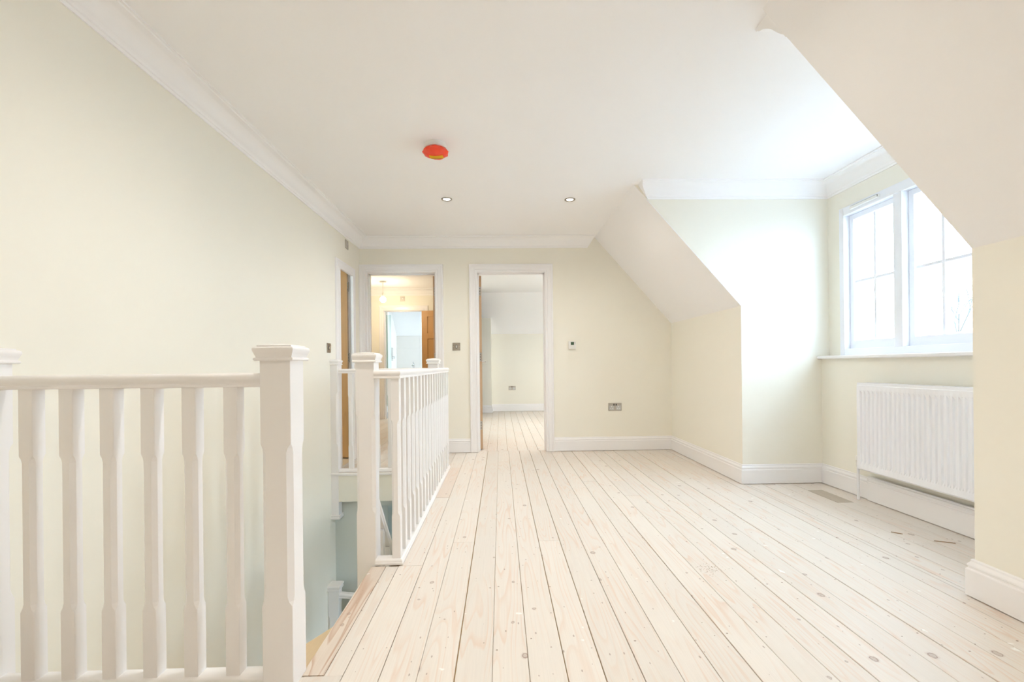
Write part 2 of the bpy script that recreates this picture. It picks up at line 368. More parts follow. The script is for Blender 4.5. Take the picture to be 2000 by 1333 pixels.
# ------------------------------------------------------------------ floor: deck with separate boards
E1, E2, E3 = 1.46, 2.20, 4.175        # edges of the stair opening along the landing
XE1, XE2 = -0.625, -0.545             # edge between the newels / under the long balustrade
DT, DB = -0.0065, -0.26
floor = struct(obj('floor', boxes(
    ((XL, YF, DB), (XE1, E1, DT)), ((XE1, YF, DB), (XR+.02, E2, DT)), ((XE2, E2, DB), (XR+.02, E3, DT)), ((XL, E3, DB), (XR+.02, YB+.06, DT)),
    ((XR+.02, YN, DB), (XWL+.02, YD, DT))), GAP),
    'pale sanded pine floorboards of the landing', 'floor')
for a, b, nm in (((XL, E1, -.26), (XE1, E1+.012, -.021), 'fascia'), ((XE1-.012, E1, -.26), (XE1, E2, -.021), 'fascia'),
                 ((XE2-.012, E2, -.26), (XE2, E3, -.021), 'fascia'), ((XL, E3-.012, -.262), (XE2, E3, -.026), 'fascia')):
    obj(nm, boxes((a, b)), CREAM, floor)
def board_mesh(wd, ln, mat, th=0.006, ch=0.0013):
    bm = bmesh.new()
    add_prism(bm, [(0, -th), (wd, -th), (wd, -ch), (wd-ch, 0), (ch, 0), (0, -ch)], 'y', 0, ln)
    me = finish(bm, 'floor_board'); me.materials.append(mat); return me
_bcache = {}
def lay(parent, x0, x1, y0, y1, mat=PINE, name='floor_board'):
    if x1 - x0 < 0.008 or y1 - y0 < 0.01: return None
    key = (round(x1-x0, 4), round(y1-y0, 4), mat.name)
    if key not in _bcache: _bcache[key] = board_mesh(x1-x0, y1-y0, mat)
    return inst(name, _bcache[key], (x0, y0, random.uniform(-.0004, .0004)), parent)
PITCH, X0 = 0.1166, -0.5025
NAILS = []
def run(parent, x0, x1, y0, y1, breaks, mat=PINE):
    ys = [y0] + [b for b in breaks if y0 + .15 < b < y1 - .15] + [y1]
    for a, b in zip(ys, ys[1:]): lay(parent, x0, x1, a, b - (0.0015 if b < y1 else 0), mat)
JOISTS = [YF + .2 + .415*i for i in range(20)]
k = -9
while True:
    ex0 = X0 + PITCH*k; ex1 = ex0 + PITCH
    if ex0 > XWL: break
    rr = random.Random(k*13+5)
    gl, gr = rr.choice([.0006, .0009, .0012, .002]), rr.choice([.0006, .0009, .0012, .002])
    a, b = ex0 + gl, ex1 - gr
    br = sorted(rr.sample([-1.6, -.4, .9, 2.48, 3.3, 3.72, 4.4], 2)) if rr.random() < .6 else [rr.choice([.6, -.9, 4.0])]
    if b < XR - .02 + PITCH and a < XR - .015:
        b2 = min(b, XR - .002); a2 = max(a, XL + .002)
        if a2 < b2 - .01:
            if b2 < XE1:   # left of the opening
                run(floor, a2, b2, YF, E1 + .004, br); run(floor, a2, b2, E3 - .012, YB + .06, br)
            elif a2 < XE1 <= b2 or (b2 < X0 + .001):
                run(floor, a2, b2, YF, 1.425, br); run(floor, a2, b2, E3 - .012, YB + .06, br)
            elif k == 0:
                lay(floor, a2, b2, YF, 2.2); lay(floor, a2 + .004, b2, 2.203, 3.33); lay(floor, a2 + .004, b2, 3.334, 4.30, PINE_PINK); lay(floor, a2, b2, 4.302, YB + .06)
            else:
                run(floor, a2, b2, YF, YB + .06, br)
    if b > XR - .01:       # inside the dormers
        for (q0, q1) in ((YN, YD),):
            a2, b2 = max(a, XR + .001), min(b, XWL - .002)
            if b2 - a2 > .01:
                if q0 == YN and abs(ex0 - 2.2957) < .02:      # trap cut into the boards by the radiator
                    lay(floor, a2, b2, q0, 3.045); lay(floor, a2 + .001, b2 - .001, 3.048, 3.352, PINE_PATCH, 'floor_board'); lay(floor, a2, b2, 3.355, q1)
                else: run(floor, a2, b2, q0, q1, [2.35] if rr.random() < .4 else [])
    # nails: two at each joist
    for jy in JOISTS:
        for fx in (.2, .8):
            if rr.random() < .5: NAILS.append((ex0 + PITCH*fx + rr.uniform(-.014, .014), jy + rr.uniform(-.035, .035)))
        if rr.random() < .15: NAILS.append((ex0 + PITCH*rr.random(), jy + rr.uniform(-.2, .2)))
    k += 1
# boards beside the head of the stair: narrow ripped board and nosing
lay(floor, -0.5605, -0.5035, 1.428, 2.198); nose = lay(floor, -0.6325, -0.5625, 1.432, 2.198, PINE_NOSE, 'nosing_board')
lay(floor, XE1 + .002, X0 - .002, YF, 1.427)
bm = bmesh.new()
for (x, y) in NAILS:
    if not (0.9 < y < YB - .05): continue
    inside = (x > XE1 + .02 and y < E2) or (x > XE2 + .1) or (y > E3 + .1 and x > XL + .05)
    if not inside or (x > XR - .05 and not (YN + .05 < y < YD - .05)) or x > XWL - .05: continue
    r = random.uniform(.0016, .0030); s = random.uniform(1.0, 1.8); vs = [bm.verts.new((x + r*s*math.cos(t), y + r*math.sin(t), .0009)) for t in [math.pi*i/3 for i in range(6)]]
    bm.faces.new(vs)
nl = obj('nail_heads', bm, NAIL, floor); nl['kind'] = 'stuff'

def simple_floor(name, x0, x1, y0, y1, phase, label):
    f = struct(obj(name, boxes(((x0, y0, -.26), (x1, y1, DT))), GAP), label, 'floor')
    kk = math.floor((x0 - phase)/PITCH)
    while phase + PITCH*kk < x1:
        rr = random.Random(kk*7 + int(y1*10)); a, b = max(x0, phase + PITCH*kk + .0012), min(x1, phase + PITCH*(kk+1) - .0012)
        run(f, a, b, y0, y1, [rr.choice([6.1, 7.0, 7.7])] if rr.random() < .5 else []); kk += 1
    return f

# ------------------------------------------------------------------ skirtings and coving
SKIRT = [(0, 0), (.020, 0), (.020, .105), (.0185, .109), (.0145, .112), (.0145, .118), (.017, .121), (.0165, .127), (.012, .134), (.0085, .139), (.0085, .146), (.006, .150), (0, .150)]
def skirt(name, path, label, side=1):
    bm = bmesh.new(); sweep(bm, path, [(a*side, b) for a, b in SKIRT], (0, 0, 1)); return struct(obj(name, bm, GLOSS), label, 'skirting board')
sz = .0045
skirt('baseboard_back', [(.59, YB, sz), (XR, YB, sz), (XR, YD, sz), (XWL, YD, sz), (XWL, YN, sz), (XR, YN, sz), (XR, YF, sz)], 'white moulded skirting board running round the right wall and dormer', side=-1)
skirt('baseboard_back_piece', [(-.628, YB, sz), (-.341, YB, sz)], 'short white skirting board between the two doorways', side=-1)
skirt('baseboard_rear', [(XL, YF, sz), (XL, E1-.12, sz)], 'white skirting board on the left wall behind the viewer', side=-1)
bm = bmesh.new(); sweep(bm, [(XWL-.020, 3.085, sz), (XWL-.020, YN+.02, sz)], [(0, 0), (-.014, 0), (-.014, .122), (-.010, .126), (-.010, .131), (-.013, .135), (-.013, .150), (-.008, .154), (-.008, .161), (-.004, .165), (0, .165)], (0, 0, 1))
struct(obj('trim_pipe_boxing', bm, GLOSS), 'white pipe boxing in front of the skirting under the radiator', 'trim')

COVE = [(0, 0), (.112, 0), (.112, -.008), (.104, -.010), (.101, -.015), (.094, -.017), (.080, -.021), (.066, -.028), (.054, -.037), (.045, -.048), (.038, -.060), (.031, -.072), (.023, -.082),
        (.016, -.088), (.013, -.094), (.013, -.101), (.009, -.104), (.007, -.117), (0, -.117)]
def cove(name, path, side, label, cut0=None, cut1=None):
    bm = bmesh.new(); pr = [(a*side, b) for a, b in COVE]
    o0 = [cut0*(-b/.117) for a, b in COVE] if cut0 is not None else None
    o1 = [-cut1*(-b/.117) for a, b in COVE] if cut1 is not None else None
    sweep(bm, path, pr, (0, 0, 1), o0, o1); return struct(obj(name, bm, CEIL, smooth=35), label, 'coving')
zt = ZC - .0005
cove('trim_coving_back', [(XL, YF, zt), (XL, YB, zt), (XS - .008, YB, zt)], -1, 'white plaster coving along the left wall and the end wall', None, .075)
cove('trim_coving_dormer', [(XS + .035, YD, zt), (XWU, YD, zt), (XWU, YN, zt), (XS + .035, YN, zt)], -1, 'white plaster coving round the dormer ceiling, cut off at the slope', .078, .078)

# ------------------------------------------------------------------ door openings
ARCH = [(0, 0), (0, .013), (.006, .017), (.016, .017), (.020, .014), (.028, .014), (.032, .019), (.060, .021), (.066, .021), (.070, .024), (.086, .024), (.090, .020), (.090, 0)]
def architrave(parent, pts, n, side, mat=GLOSS):
    bm = bmesh.new(); sweep(bm, pts, [(a*side, b) for a, b in ARCH], n); return obj('architrave', bm, mat, parent)
def lining(parent, kind, a0, a1, h, d0, d1, base=0.002):
    """jambs and head in the wall thickness; kind 'y' = opening in a wall of constant y"""
    t = .022; bs = []
    def B(u0, u1, z0, z1, e0=d0, e1=d1): bs.append(((u0, e0, z0), (u1, e1, z1)) if kind == 'y' else ((e0, u0, z0), (e1, u1, z1)))
    B(a0, a0+.003, base, h); B(a1-.003, a1, base, h); B(a0, a1, h-.003, h)
    dm = (d0+d1)/2
    B(a0, a0+.014, base, h, dm-.012, dm+.022); B(a1-.014, a1, base, h, dm-.012, dm+.022); B(a0, a1, h-.014, h, dm-.012, dm+.022)
    return obj('door_lining', boxes(*bs), GLOSS, parent)
def door_leaf(parent, hinge, ang, width, height, th, vside, handle_v=(1, -1), hinges=(.22, 1.0, 1.75), mat=OAK):
    """panelled leaf from the hinge along ang; thickness to vside"""
    M = Matrix.Translation((hinge[0], hinge[1], 0.012)) @ Matrix.Rotation(ang, 4, 'Z')
    v0, v1 = (0, th) if vside > 0 else (-th, 0)
    bm = bmesh.new(); st = .105
    cols = [(0, st), (width/2 - .05, width/2 + .05), (width - st, width)]
    for (u0, u1) in cols: add_box(bm, (u0, v0, 0), (u1, v1, height), M)
    for i in range(2):
        for z0, z1 in ((0, .2), (.78, .92), (1.45, 1.55), (height-.11, height)):
            add_box(bm, (cols[i][1], v0, z0), (cols[i+1][0], v1, z1), M)
    leaf = obj('door_leaf', bm, mat, parent)
    for i in range(2):
        for z0, z1 in ((.2, .78), (.92, 1.45), (1.55, height-.11)):
            u0, u1 = cols[i][1], cols[i+1][0]; bm = bmesh.new()
            add_box(bm, (u0, v0+.011, z0), (u1, v1-.011, z1), M); add_box(bm, (u0+.03, v0+.005, z0+.03), (u1-.03, v1-.005, z1-.03), M)
            obj('panel', bm, mat, leaf)
    bm = bmesh.new(); add_box(bm, (-.0015, v0+.0005, .0005), (0.0005, v1-.0005, height-.0005), M); obj('lipping', bm, OAKEDGE, leaf)
    for hz in hinges:
        bm = bmesh.new(); add_box(bm, (-.004, v0+.003, hz), (.001, v1-.006, hz+.10), M)
        add_tube(bm, M @ Vector((-.006, v0 if vside > 0 else v1, hz)), M @ Vector((-.006, v0 if vside > 0 else v1, hz+.10)), .006, 10)
        h = obj('hinge', bm, STEEL, parent)
        bm = bmesh.new()
        for q in (.02, .05, .08): add_box(bm, (-.0048, (v0+v1)/2-.004, hz+q-.004), (-.0038, (v0+v1)/2+.004, hz+q+.004), M)
        obj('screw', bm, DARK, h)
    for sv in handle_v:
        bm = bmesh.new(); f = v1 if sv > 0 else v0; u = width - .06
        p = lambda uu, d, z: M @ Vector((uu, f + sv*d, z))
        add_tube(bm, p(u, 0, 1.0), p(u, .008, 1.0), .026, 20); add_tube(bm, p(u, .006, 1.0), p(u, .05, 1.0), .009, 12); add_tube(bm, p(u+.008, .048, 1.0), p(u-.11, .048, 1.0), .009, 12)
        obj('handle', bm, CHROME, parent, smooth=40)
    return leaf

d = thing('door_1', (XL, 4.62, 0), 'oak door ajar in the left wall at the end of the landing, seen edge on', 'door', kind='structure')
architrave(d, [(XL, 4.305, .002), (XL, 4.305, HEAD), (XL, 4.86, HEAD), (XL, 4.86, .002)], (1, 0, 0), -1)
lining(d, 'x', 4.305, 4.86, HEAD, XL-.12, XL)
door_leaf(d, (XL-.058, 4.842), R(180), .50, 1.975, .035, 1, (1,))
d = thing('door_2', (-1.09, YB, 0), 'white framed doorway at the corner, its oak door folded back inside', 'door', kind='structure')
architrave(d, [(-1.459, YB, .002), (-1.459, YB, HEAD), (-.717, YB, HEAD), (-.717, YB, .002)], (0, -1, 0), 1)
lining(d, 'y', -1.459, -.717, HEAD, YB, YB+.12)
door_leaf(d, (-.724, YB+.128), R(92.5), .72, 1.975, .035, 1, (1, -1))
d = thing('door_3', (.125, YB, 0), 'white framed doorway in the middle of the end wall with open oak door', 'door', kind='structure')
architrave(d, [(-.25, YB, .002), (-.25, YB, HEAD), (.50, YB, HEAD), (.50, YB, .002)], (0, -1, 0), 1)
lining(d, 'y', -.25, .50, HEAD, YB, YB+.12)
door_leaf(d, (-.246, YB+.128), R(93.0), .73, 1.975, .035, -1, (-1, 1))

# ------------------------------------------------------------------ dormer window
def dormer_window(name, y0, y1, label, vent=True):
    """three side hung lights between mullions, each with a cross of glazing bars"""
    wy0, wy1 = y0 + .133, y1 - .136
    t = thing(name, (XWU, (wy0+wy1)/2, 1.012), label, 'window', kind='structure')
    fr = .045; fx0, fx1 = XWU - .014, XO - .03; zb, ztp = 1.012, 2.135
    def part(nm, a, b, m=UPVC, par=t, bev=.003): return obj(nm, bbox(a, b, bev), m, par)
    part('frame_jamb', (fx0, wy0, zb), (fx1, wy0+fr, ztp)); part('frame_jamb', (fx0, wy1-fr, zb), (fx1, wy1, ztp))
    part('frame_head', (fx0, wy0+fr, ztp-.063), (fx1, wy1-fr, ztp)); part('frame_bottom', (fx0, wy0+fr, zb), (fx1, wy1-fr, zb+.05))
    c = (wy0+wy1)/2; mw = .0325; hl = (wy1 - wy0)/2
    mull = [c - .262, c + .2375]
    for q in mull: part('mullion', (fx0, q-mw, zb+.05), (fx1, q+mw, ztp-.063))
    lights = [(mull[1]+mw, wy1-fr), (mull[0]+mw, mull[1]-mw), (wy0+fr, mull[0]-mw)]
    sx0, sx1 = XWU + .032, XWU + .085; z0, z1 = zb+.052, ztp-.065; zm = 1.566
    for (a, b) in lights:
        a += .002; b -= .002; s = .036
        cs = obj('casement', boxes(((sx0, a, z0), (sx1, a+s, z1)), ((sx0, b-s, z0), (sx1, b, z1)), ((sx0, a+s, z0), (sx1, b-s, z0+.058)), ((sx0, a+s, z1-.036), (sx1, b-s, z1))), UPVC, t)
        ga, gb, g0, g1 = a+s, b-s, z0+.058, z1-.036; m = (ga+gb)/2; xg = XWU + .062
        # chamfered beads round the glass
        bm = bmesh.new(); sweep(bm, [(sx0+.012, ga, g0), (sx0+.012, gb, g0), (sx0+.012, gb, g1), (sx0+.012, ga, g1)], [(0, 0), (-.012, -.016), (0, -.016)], (-1, 0, 0), close=True)
        obj('glazing_bead', bm, UPVC, cs)
        obj('glazing_bar', bbox((xg-.018, m-.010, g0), (xg+.016, m+.010, g1), .003), UPVC, cs)
        for (q0, q1) in ((ga, m-.010), (m+.010, gb)):
            obj('glazing_bar', bbox((xg-.018, q0, zm-.010), (xg+.016, q1, zm+.010), .003), UPVC, cs)
            for (r0, r1) in ((g0, zm-.010), (zm+.010, g1)): obj('pane', boxes(((xg-.002, q0+.0005, r0+.0005), (xg+.002, q1-.0005, r1-.0005))), GLASS, cs)
    sl = obj('window_sill', bbox((XWL-.040, y0+.001, .988), (XWU+.02, y1-.001, 1.012), .006, 3), GLOSS, t, smooth=40)
    # outer sill so that the opening is closed below the frame
    obj('outer_sill', boxes(((fx1, wy0, zb-.02), (XO+.05, wy1, zb+.01))), UPVC, t)
    if vent:
        v = obj('trickle_vent', bbox((fx0-.017, 3.05, 2.094), (fx0+.002, 3.305, 2.116), .004), PLASTIC, t)
        obj('end_cap', boxes(((fx0-.0175, 3.052, 2.1), (fx0-.004, 3.056, 2.115))), DARK, v)
        obj('vent_slot', boxes(((fx0-.015, 3.06, 2.1158), (fx0-.001, 3.295, 2.1168))), DARK, v)
    return t
dormer_window('window_1', YN, YD, 'white wooden dormer window with crossed glazing bars above the radiator')

# ------------------------------------------------------------------ balustrades
def oct_ring(h, c, z):
    return [(h-c, -h, z), (h, -h+c, z), (h, h-c, z), (h-c, h, z), (-h+c, h, z), (-h, h-c, z), (-h, -h+c, z), (-h+c, -h, z)]
def stopped(h, c, zs, e=.0012):
    bm = bmesh.new(); z0, s0, s1, z1 = zs; g = .028 if h > .03 else .022
    add_rings(bm, [oct_ring(h, e, z0), oct_ring(h, e, s0), oct_ring(h, c*.7, s0+g*.45), oct_ring(h, c, s0+g), oct_ring(h, c, s1-g), oct_ring(h, c*.7, s1-g*.45), oct_ring(h, e, s1), oct_ring(h, e, z1)])
    return bm
BAL = finish(stopped(.0205, .0105, (.030, .235, .705, .908)), 'baluster'); BAL.materials.append(SATIN)
CAP = [(.045, 0), (.055, 0), (.058, .003), (.058, .007), (.055, .0095), (.0525, .010), (.0525, .0115), (.0560, .021), (.0595, .030), (.0600, .035), (.0585, .039), (.055, .0415), (.0505, .042), (.0505, .046), (.0495, .0468), (.001, .0525)]
def newel_cap(bm, x, y, z, xmin=None, flip=1):
    rings = []
    for h, dz in CAP:
        rings.append([(max(x-h, xmin) if xmin is not None else x-h, y-h, z+flip*dz), (x+h, y-h, z+flip*dz), (x+h, y+h, z+flip*dz), (max(x-h, xmin) if xmin is not None else x-h, y+h, z+flip*dz)])
    add_rings(bm, rings)
def newel(parent, x, y, zbot, half=False, stops=(.25, .735), ztop=.984, hx=None):
    bm = stopped(.045, .0145, (zbot, stops[0], stops[1], ztop))
    bmesh.ops.translate(bm, verts=bm.verts[:], vec=(x, y, 0))
    if half:
        for v in bm.verts: v.co.x = max(v.co.x, XL + .0005)
        bmesh.ops.remove_doubles(bm, verts=bm.verts[:], dist=1e-5)
        bmesh.ops.dissolve_degenerate(bm, edges=bm.edges[:], dist=1e-5)
    n = obj('newel_post', bm, SATIN, parent)
    bm = bmesh.new(); newel_cap(bm, x, y, ztop, XL + .0005 if half else None); obj('newel_cap', bm, SATIN, n, smooth=28)
    return n
RAIL = [(-.0245, .905), (.0245, .905), (.027, .907), (.027, .913), (.0235, .9165), (.0235, .919), (.0285, .925), (.030, .931), (.029, .938), (.024, .944), (.015, .947), (-.015, .947), (-.024, .944), (-.029, .938), (-.030, .931), (-.0285, .925), (-.0235, .919), (-.0235, .9165), (-.027, .913), (-.027, .907)]
BASE = [(-.031, .0015), (.031, .0015), (.033, .004), (.033, .013), (.030, .016), (.030, .022), (.0265, .027), (.022, .0305), (-.022, .0305), (-.0265, .027), (-.030, .022), (-.030, .016), (-.033, .013), (-.033, .004)]
def rails(parent, path):
    bm = bmesh.new(); sweep(bm, [(x, y, 0) for x, y in path], RAIL, (0, 0, 1)); obj('handrail', bm, SATIN, parent, smooth=40)
    bm = bmesh.new(); sweep(bm, [(x, y, 0) for x, y in path], BASE, (0, 0, 1)); obj('base_rail', bm, SATIN, parent, smooth=40)

NX, NY = -.673, 1.415
t = thing('balustrade', (NX, NY, 0), 'white painted balustrade at the lower left, nearest the viewer', 'balustrade', 'white balustrades round the stair opening')
newel(t, NX, NY, .001); newel(t, XL - .024, NY, .001, half=True)
rails(t, [(XL + .020, NY), (NX - .0445, NY)])
for x in (-1.4255, -1.3075, -1.1875, -1.0665, -.9445, -.8205): inst('baluster', BAL, (x, NY, 0), t)

N2, N3, BX = (-.660, 2.262), (-.622, 4.222), -.515
t = thing('balustrade', (BX, 3.2, 0), 'long white balustrade running away along the stair opening between square newel posts', 'balustrade', 'white balustrades round the stair opening')
newel(t, N2[0], N2[1], -1.45, stops=(.25, .735)); newel(t, N3[0], N3[1], -.60, stops=(.25, .735))
YA, YZ = 2.236, 4.268
rails(t, [(N2[0]+.0445, YA), (BX, YA), (BX, YZ), (N3[0]+.0445, YZ)])
for i in range(18): inst('baluster', BAL, (BX, YA + (YZ - YA)*i/17, 0), t)

YFAR = 4.205
t = thing('balustrade', (-1.1, YFAR, 0), 'short far white balustrade between left wall and newel post, in front of the doors', 'balustrade', 'white balustrades round the stair opening')
n = newel(t, XL + .020, YFAR, -.385, half=True)
bm = bmesh.new(); newel_cap(bm, XL + .020, YFAR, -.385, XL + .0005, flip=-.8); obj('newel_pendant', bm, SATIN, n, smooth=28)
rails(t, [(XL + .066, YFAR), (N3[0] - .0445, YFAR)])
for i in range(6): inst('baluster', BAL, (-1.378 + .119*i, YFAR, 0), t)
bm = bmesh.new(); sweep(bm, [(XL + .001, E3 - .012, 0), (XE2, E3 - .012, 0)], [(0, -.027), (-.012, -.024), (-.014, -.012), (-.012, -.001), (.02, -.001), (.02, -.027)], (0, 0, 1)); obj('edge_nosing', bm, SATIN, t)

# ------------------------------------------------------------------ stair and hall below
st = thing('staircase', (-1.1, 2.2, -2.0), 'pine winder stair dropping down inside the opening on the left', 'staircase')
def tread(pts, z, nm='tread'):
    bm = bmesh.new(); add_prism(bm, pts, 'z', z - .03, z); obj(nm, bm, PINE_STEP, st)
tread([(XE1-.013, E1+.013), (XE1-.013, 2.205), (-.672, 2.215), (-1.082, E1+.013)], -.2)
tread([(-.66, 2.27), (-1.082, E1+.013), (XL+.001, E1+.013), (XL+.001, 1.78)], -.4)
tread([(-.66, 2.29), (XL+.001, 1.78), (XL+.001, 2.29)], -.6)
def riser(a, b, z0, z1):
    p, q = Vector((*a, 0)), Vector((*b, 0)); d = (q-p).normalized(); n = Vector((-d.y, d.x, 0))*.009
    bm = bmesh.new(); add_prism(bm, [(p+n)[:2], (q+n)[:2], (q-n)[:2], (p-n)[:2]], 'z', z0, z1); obj('riser', bm, GLOSS, st)
riser((-.69, 2.2), (-1.075, E1+.02), -.4, -.23); riser((-.69, 2.27), (XL+.005, 1.80), -.6, -.43)
for i in range(6):
    y = 2.29 + .215*i; z = -.8 - .2*i
    tread([(XL+.001, y-.02), (-.706, y-.02), (-.706, y+.215), (XL+.001, y+.215)], z); riser((XL+.003, y), (-.706, y), z, z+.17)
tread([(XL+.001, 3.58), (-.55, 3.58), (-.55, 4.24), (XL+.001, 4.24)], -2.0, 'landing')
bm = bmesh.new(); add_prism(bm, [(2.31, -.62), (2.31, -1.05), (3.6, -2.25), (3.6, -1.80)], 'x', -.70, -.665); obj('string', bm, GLOSS, st)
# raked handrail with balusters below the first newel
t = thing('stair_handrail', (-.683, 2.31, 0), 'white raked handrail sloping down the stair behind the square newel', 'handrail')
bm = bmesh.new(); sweep(bm, [(-.683, 2.308, .395), (-.683, 3.55, -1.13)], [(a, (b - .926)*1.15) for a, b in RAIL], Vector((0, 1.525, 1.242))); obj('rail', bm, SATIN, t)
for i in range(9):
    y = 2.44 + .12*i; zt_ = .395 - 1.228*(y - 2.308) - .03; zb_ = -.62 - .93*(y - 2.31)
    bm = stopped(.0205, .0105, (zb_, zb_ + .2, zt_ - .2, zt_)); bmesh.ops.translate(bm, verts=bm.verts[:], vec=(-.683, y, 0)); obj('baluster', bm, SATIN, t)
# guard on the half landing
t = thing('landing_guard', (XL + .05, 4.10, -2.0), 'small white newel and rail on the half landing far below the floor edge', 'handrail')
bm = stopped(.045, .0145, (-2.0, -1.75, -1.24, -1.02)); bmesh.ops.translate(bm, verts=bm.verts[:], vec=(XL + .047, 4.10, 0)); n = obj('newel_post', bm, SATIN, t)
bm = bmesh.new(); newel_cap(bm, XL + .047, 4.10, -1.02, XL + .0005); obj('newel_cap', bm, SATIN, n, smooth=28)
bm = bmesh.new(); sweep(bm, [(XL + .092, 4.10, -1.075), (-.70, 4.10, -1.16)], [(a, b - .926) for a, b in RAIL], (0, 0, 1)); obj('rail', bm, SATIN, t)
bm = bmesh.new(); sweep(bm, [(XL + .092, 4.10, -1.985), (-.70, 4.10, -1.985)], BASE, (0, 0, 1)); obj('base_rail', bm, SATIN, t)
for i in range(6): inst('baluster', BAL, (XL + .2 + .118*i, 4.10, -2.0), t)
# lower walls
LB = -2.92
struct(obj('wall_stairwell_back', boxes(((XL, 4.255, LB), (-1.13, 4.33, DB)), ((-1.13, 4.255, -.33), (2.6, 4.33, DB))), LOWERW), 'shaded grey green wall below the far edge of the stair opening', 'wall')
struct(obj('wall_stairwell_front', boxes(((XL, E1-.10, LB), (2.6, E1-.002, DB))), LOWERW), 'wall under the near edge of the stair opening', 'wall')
struct(obj('wall_hall_right', boxes(((2.6, E1-.1, LB), (2.7, 2.1, DB)), ((2.6, 3.4, LB), (2.7, 6.3, DB)), ((2.6, 2.1, LB), (2.7, 3.4, -2.0)), ((2.6, 2.1, -.8), (2.7, 3.4, DB))), LOWERW), 'hall wall downstairs, out of sight, with an opening added for more light', 'wall')  # unseen opening added to bring bluish daylight down to the stairwell
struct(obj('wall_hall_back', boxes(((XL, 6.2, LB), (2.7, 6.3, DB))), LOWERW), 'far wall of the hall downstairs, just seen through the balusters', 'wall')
struct(obj('floor_hall', boxes(((XL-.1, E1-.1, LB), (2.7, 6.3, -2.8))), PINE_STEP), 'wooden floor of the hall downstairs', 'floor')
struct(obj('ceiling_hall', boxes(((XE2, E1, -.30), (2.7, E3, DB-.001)), ((XL, 4.33, -.30), (2.7, 6.3, DB-.001))), CEIL), 'white ceiling of the hall downstairs', 'ceiling')
d = thing('door_4', (-1.2, 6.19, -2.8), 'white panelled door downstairs glimpsed past the raked handrail', 'door', kind='structure')
lf = obj('door_leaf', boxes(((-1.45, 6.16, -2.79), (-.75, 6.198, -.80))), GLOSS, d)
for px in (-1.37, -1.05):
    for z0, z1 in ((-2.6, -2.0), (-1.85, -1.35), (-1.25, -.92)): obj('panel', bbox((px, 6.15, z0), (px+.22, 6.165, z1), .006), GLOSS, lf)

# ------------------------------------------------------------------ rooms beyond
# bedroom through the middle doorway
BXL, BXR, BY = -.45, 3.1, 9.50
simple_floor('floor_bedroom', BXL, BXR, YB + .06, BY, -.283, 'pale floorboards of the bedroom seen through the middle doorway')
struct(obj('wall_bedroom_left', boxes(((-.55, YB+.12, -.3), (BXL, BY+.1, 2.5))), CREAM), 'cream partition between the bedroom and the room beside it', 'wall')
struct(obj('wall_bedroom_back', boxes(((BXL, BY, -.3), (BXR, BY+.1, 1.66))), CREAM), 'low cream far wall of the bedroom with a double socket', 'wall')
struct(obj('wall_bedroom_boxing', boxes(((BXL, 9.22, -.02), (-.19, BY, 1.935))), CREAM), 'narrow cream boxed column in the far left corner of the bedroom', 'wall')
struct(obj('wall_bedroom_right', boxes(((BXR, YB+.12, -.3), (BXR+.12, 6.3, 2.5)), ((BXR, 7.3, -.3), (BXR+.12, BY+.1, 2.5)), ((BXR, 6.3, -.3), (BXR+.12, 7.3, .7)), ((BXR, 6.3, 1.9), (BXR+.12, 7.3, 2.5))), CREAM),
       'cream bedroom wall with a window opening, out of sight', 'wall')
struct(obj('wall_bedroom_front', boxes(((XR+.14, YB, -.3), (BXR+.12, YB+.12, 2.5))), CREAM), 'cream wall on the near side of the bedroom, out of sight', 'wall')
struct(obj('ceiling_bedroom', boxes(((BXL, YB+.12, ZC), (BXR+.1, 8.83, ZC+.1))), CEIL), 'white flat ceiling of the bedroom through the middle doorway', 'ceiling')
bm = bmesh.new(); add_prism(bm, [(8.83, ZC), (BY, 1.62), (BY+.1, 1.62), (BY+.1, 1.72), (8.9, ZC+.1), (8.83, ZC+.1)], 'x', BXL, BXR+.1)
struct(obj('ceiling_bedroom_slope', bm, CEIL), 'white sloping ceiling at the far end of the bedroom', 'ceiling')
skirt('baseboard_bedroom', [(BXL, 9.22, sz), (-.19, 9.22, sz), (-.19, BY, sz), (BXR, BY, sz)], 'white skirting board along the far bedroom wall', side=-1)
# room with the pendant through the corner doorway
RXL, RXR, RY = -3.2, -.55, 8.40
simple_floor('floor_pendant_room', RXL, RXR, YB + .06, RY + .1, -.30, 'pale floorboards seen through the corner doorway')
struct(obj('wall_pendant_room_back', boxes(((RXL, RY, -.3), (-2.13, RY+.1, 2.5)), ((-1.415, RY, -.3), (RXR, RY+.1, 2.5)), ((-2.13, RY, HEAD-.01), (-1.415, RY+.1, 2.5))), CREAM),
       'cream wall with a bathroom doorway, seen through the corner doorway', 'wall')
struct(obj('wall_pendant_room_left', boxes(((RXL-.1, YB, -.3), (RXL, 11.2, 2.5))), CREAM), 'cream wall on the far left beyond the corner doorway, out of sight', 'wall')
struct(obj('wall_pendant_room_front', boxes(((RXL, YB, -.3), (XL-.12, YB+.12, 2.5))), CREAM), 'cream near wall beyond the corner doorway, out of sight', 'wall')
struct(obj('ceiling_pendant_room', boxes(((RXL, YB+.12, ZC), (RXR, RY+.1, ZC+.1))), CEIL), 'white ceiling with the pendant, seen through the corner doorway', 'ceiling')
cove('trim_coving_pendant_room', [(RXL, YB+.12, zt), (RXL, RY, zt), (RXR, RY, zt), (RXR, YB+.12, zt)], -1, 'white coving in the room beyond the corner doorway')
d = thing('door_5', (-1.77, RY, 0), 'oak bathroom door swung wide open beyond the corner doorway', 'door', kind='structure')
architrave(d, [(-2.13, RY, .002), (-2.13, RY, HEAD-.01), (-1.415, RY, HEAD-.01), (-1.415, RY, .002)], (0, -1, 0), 1)
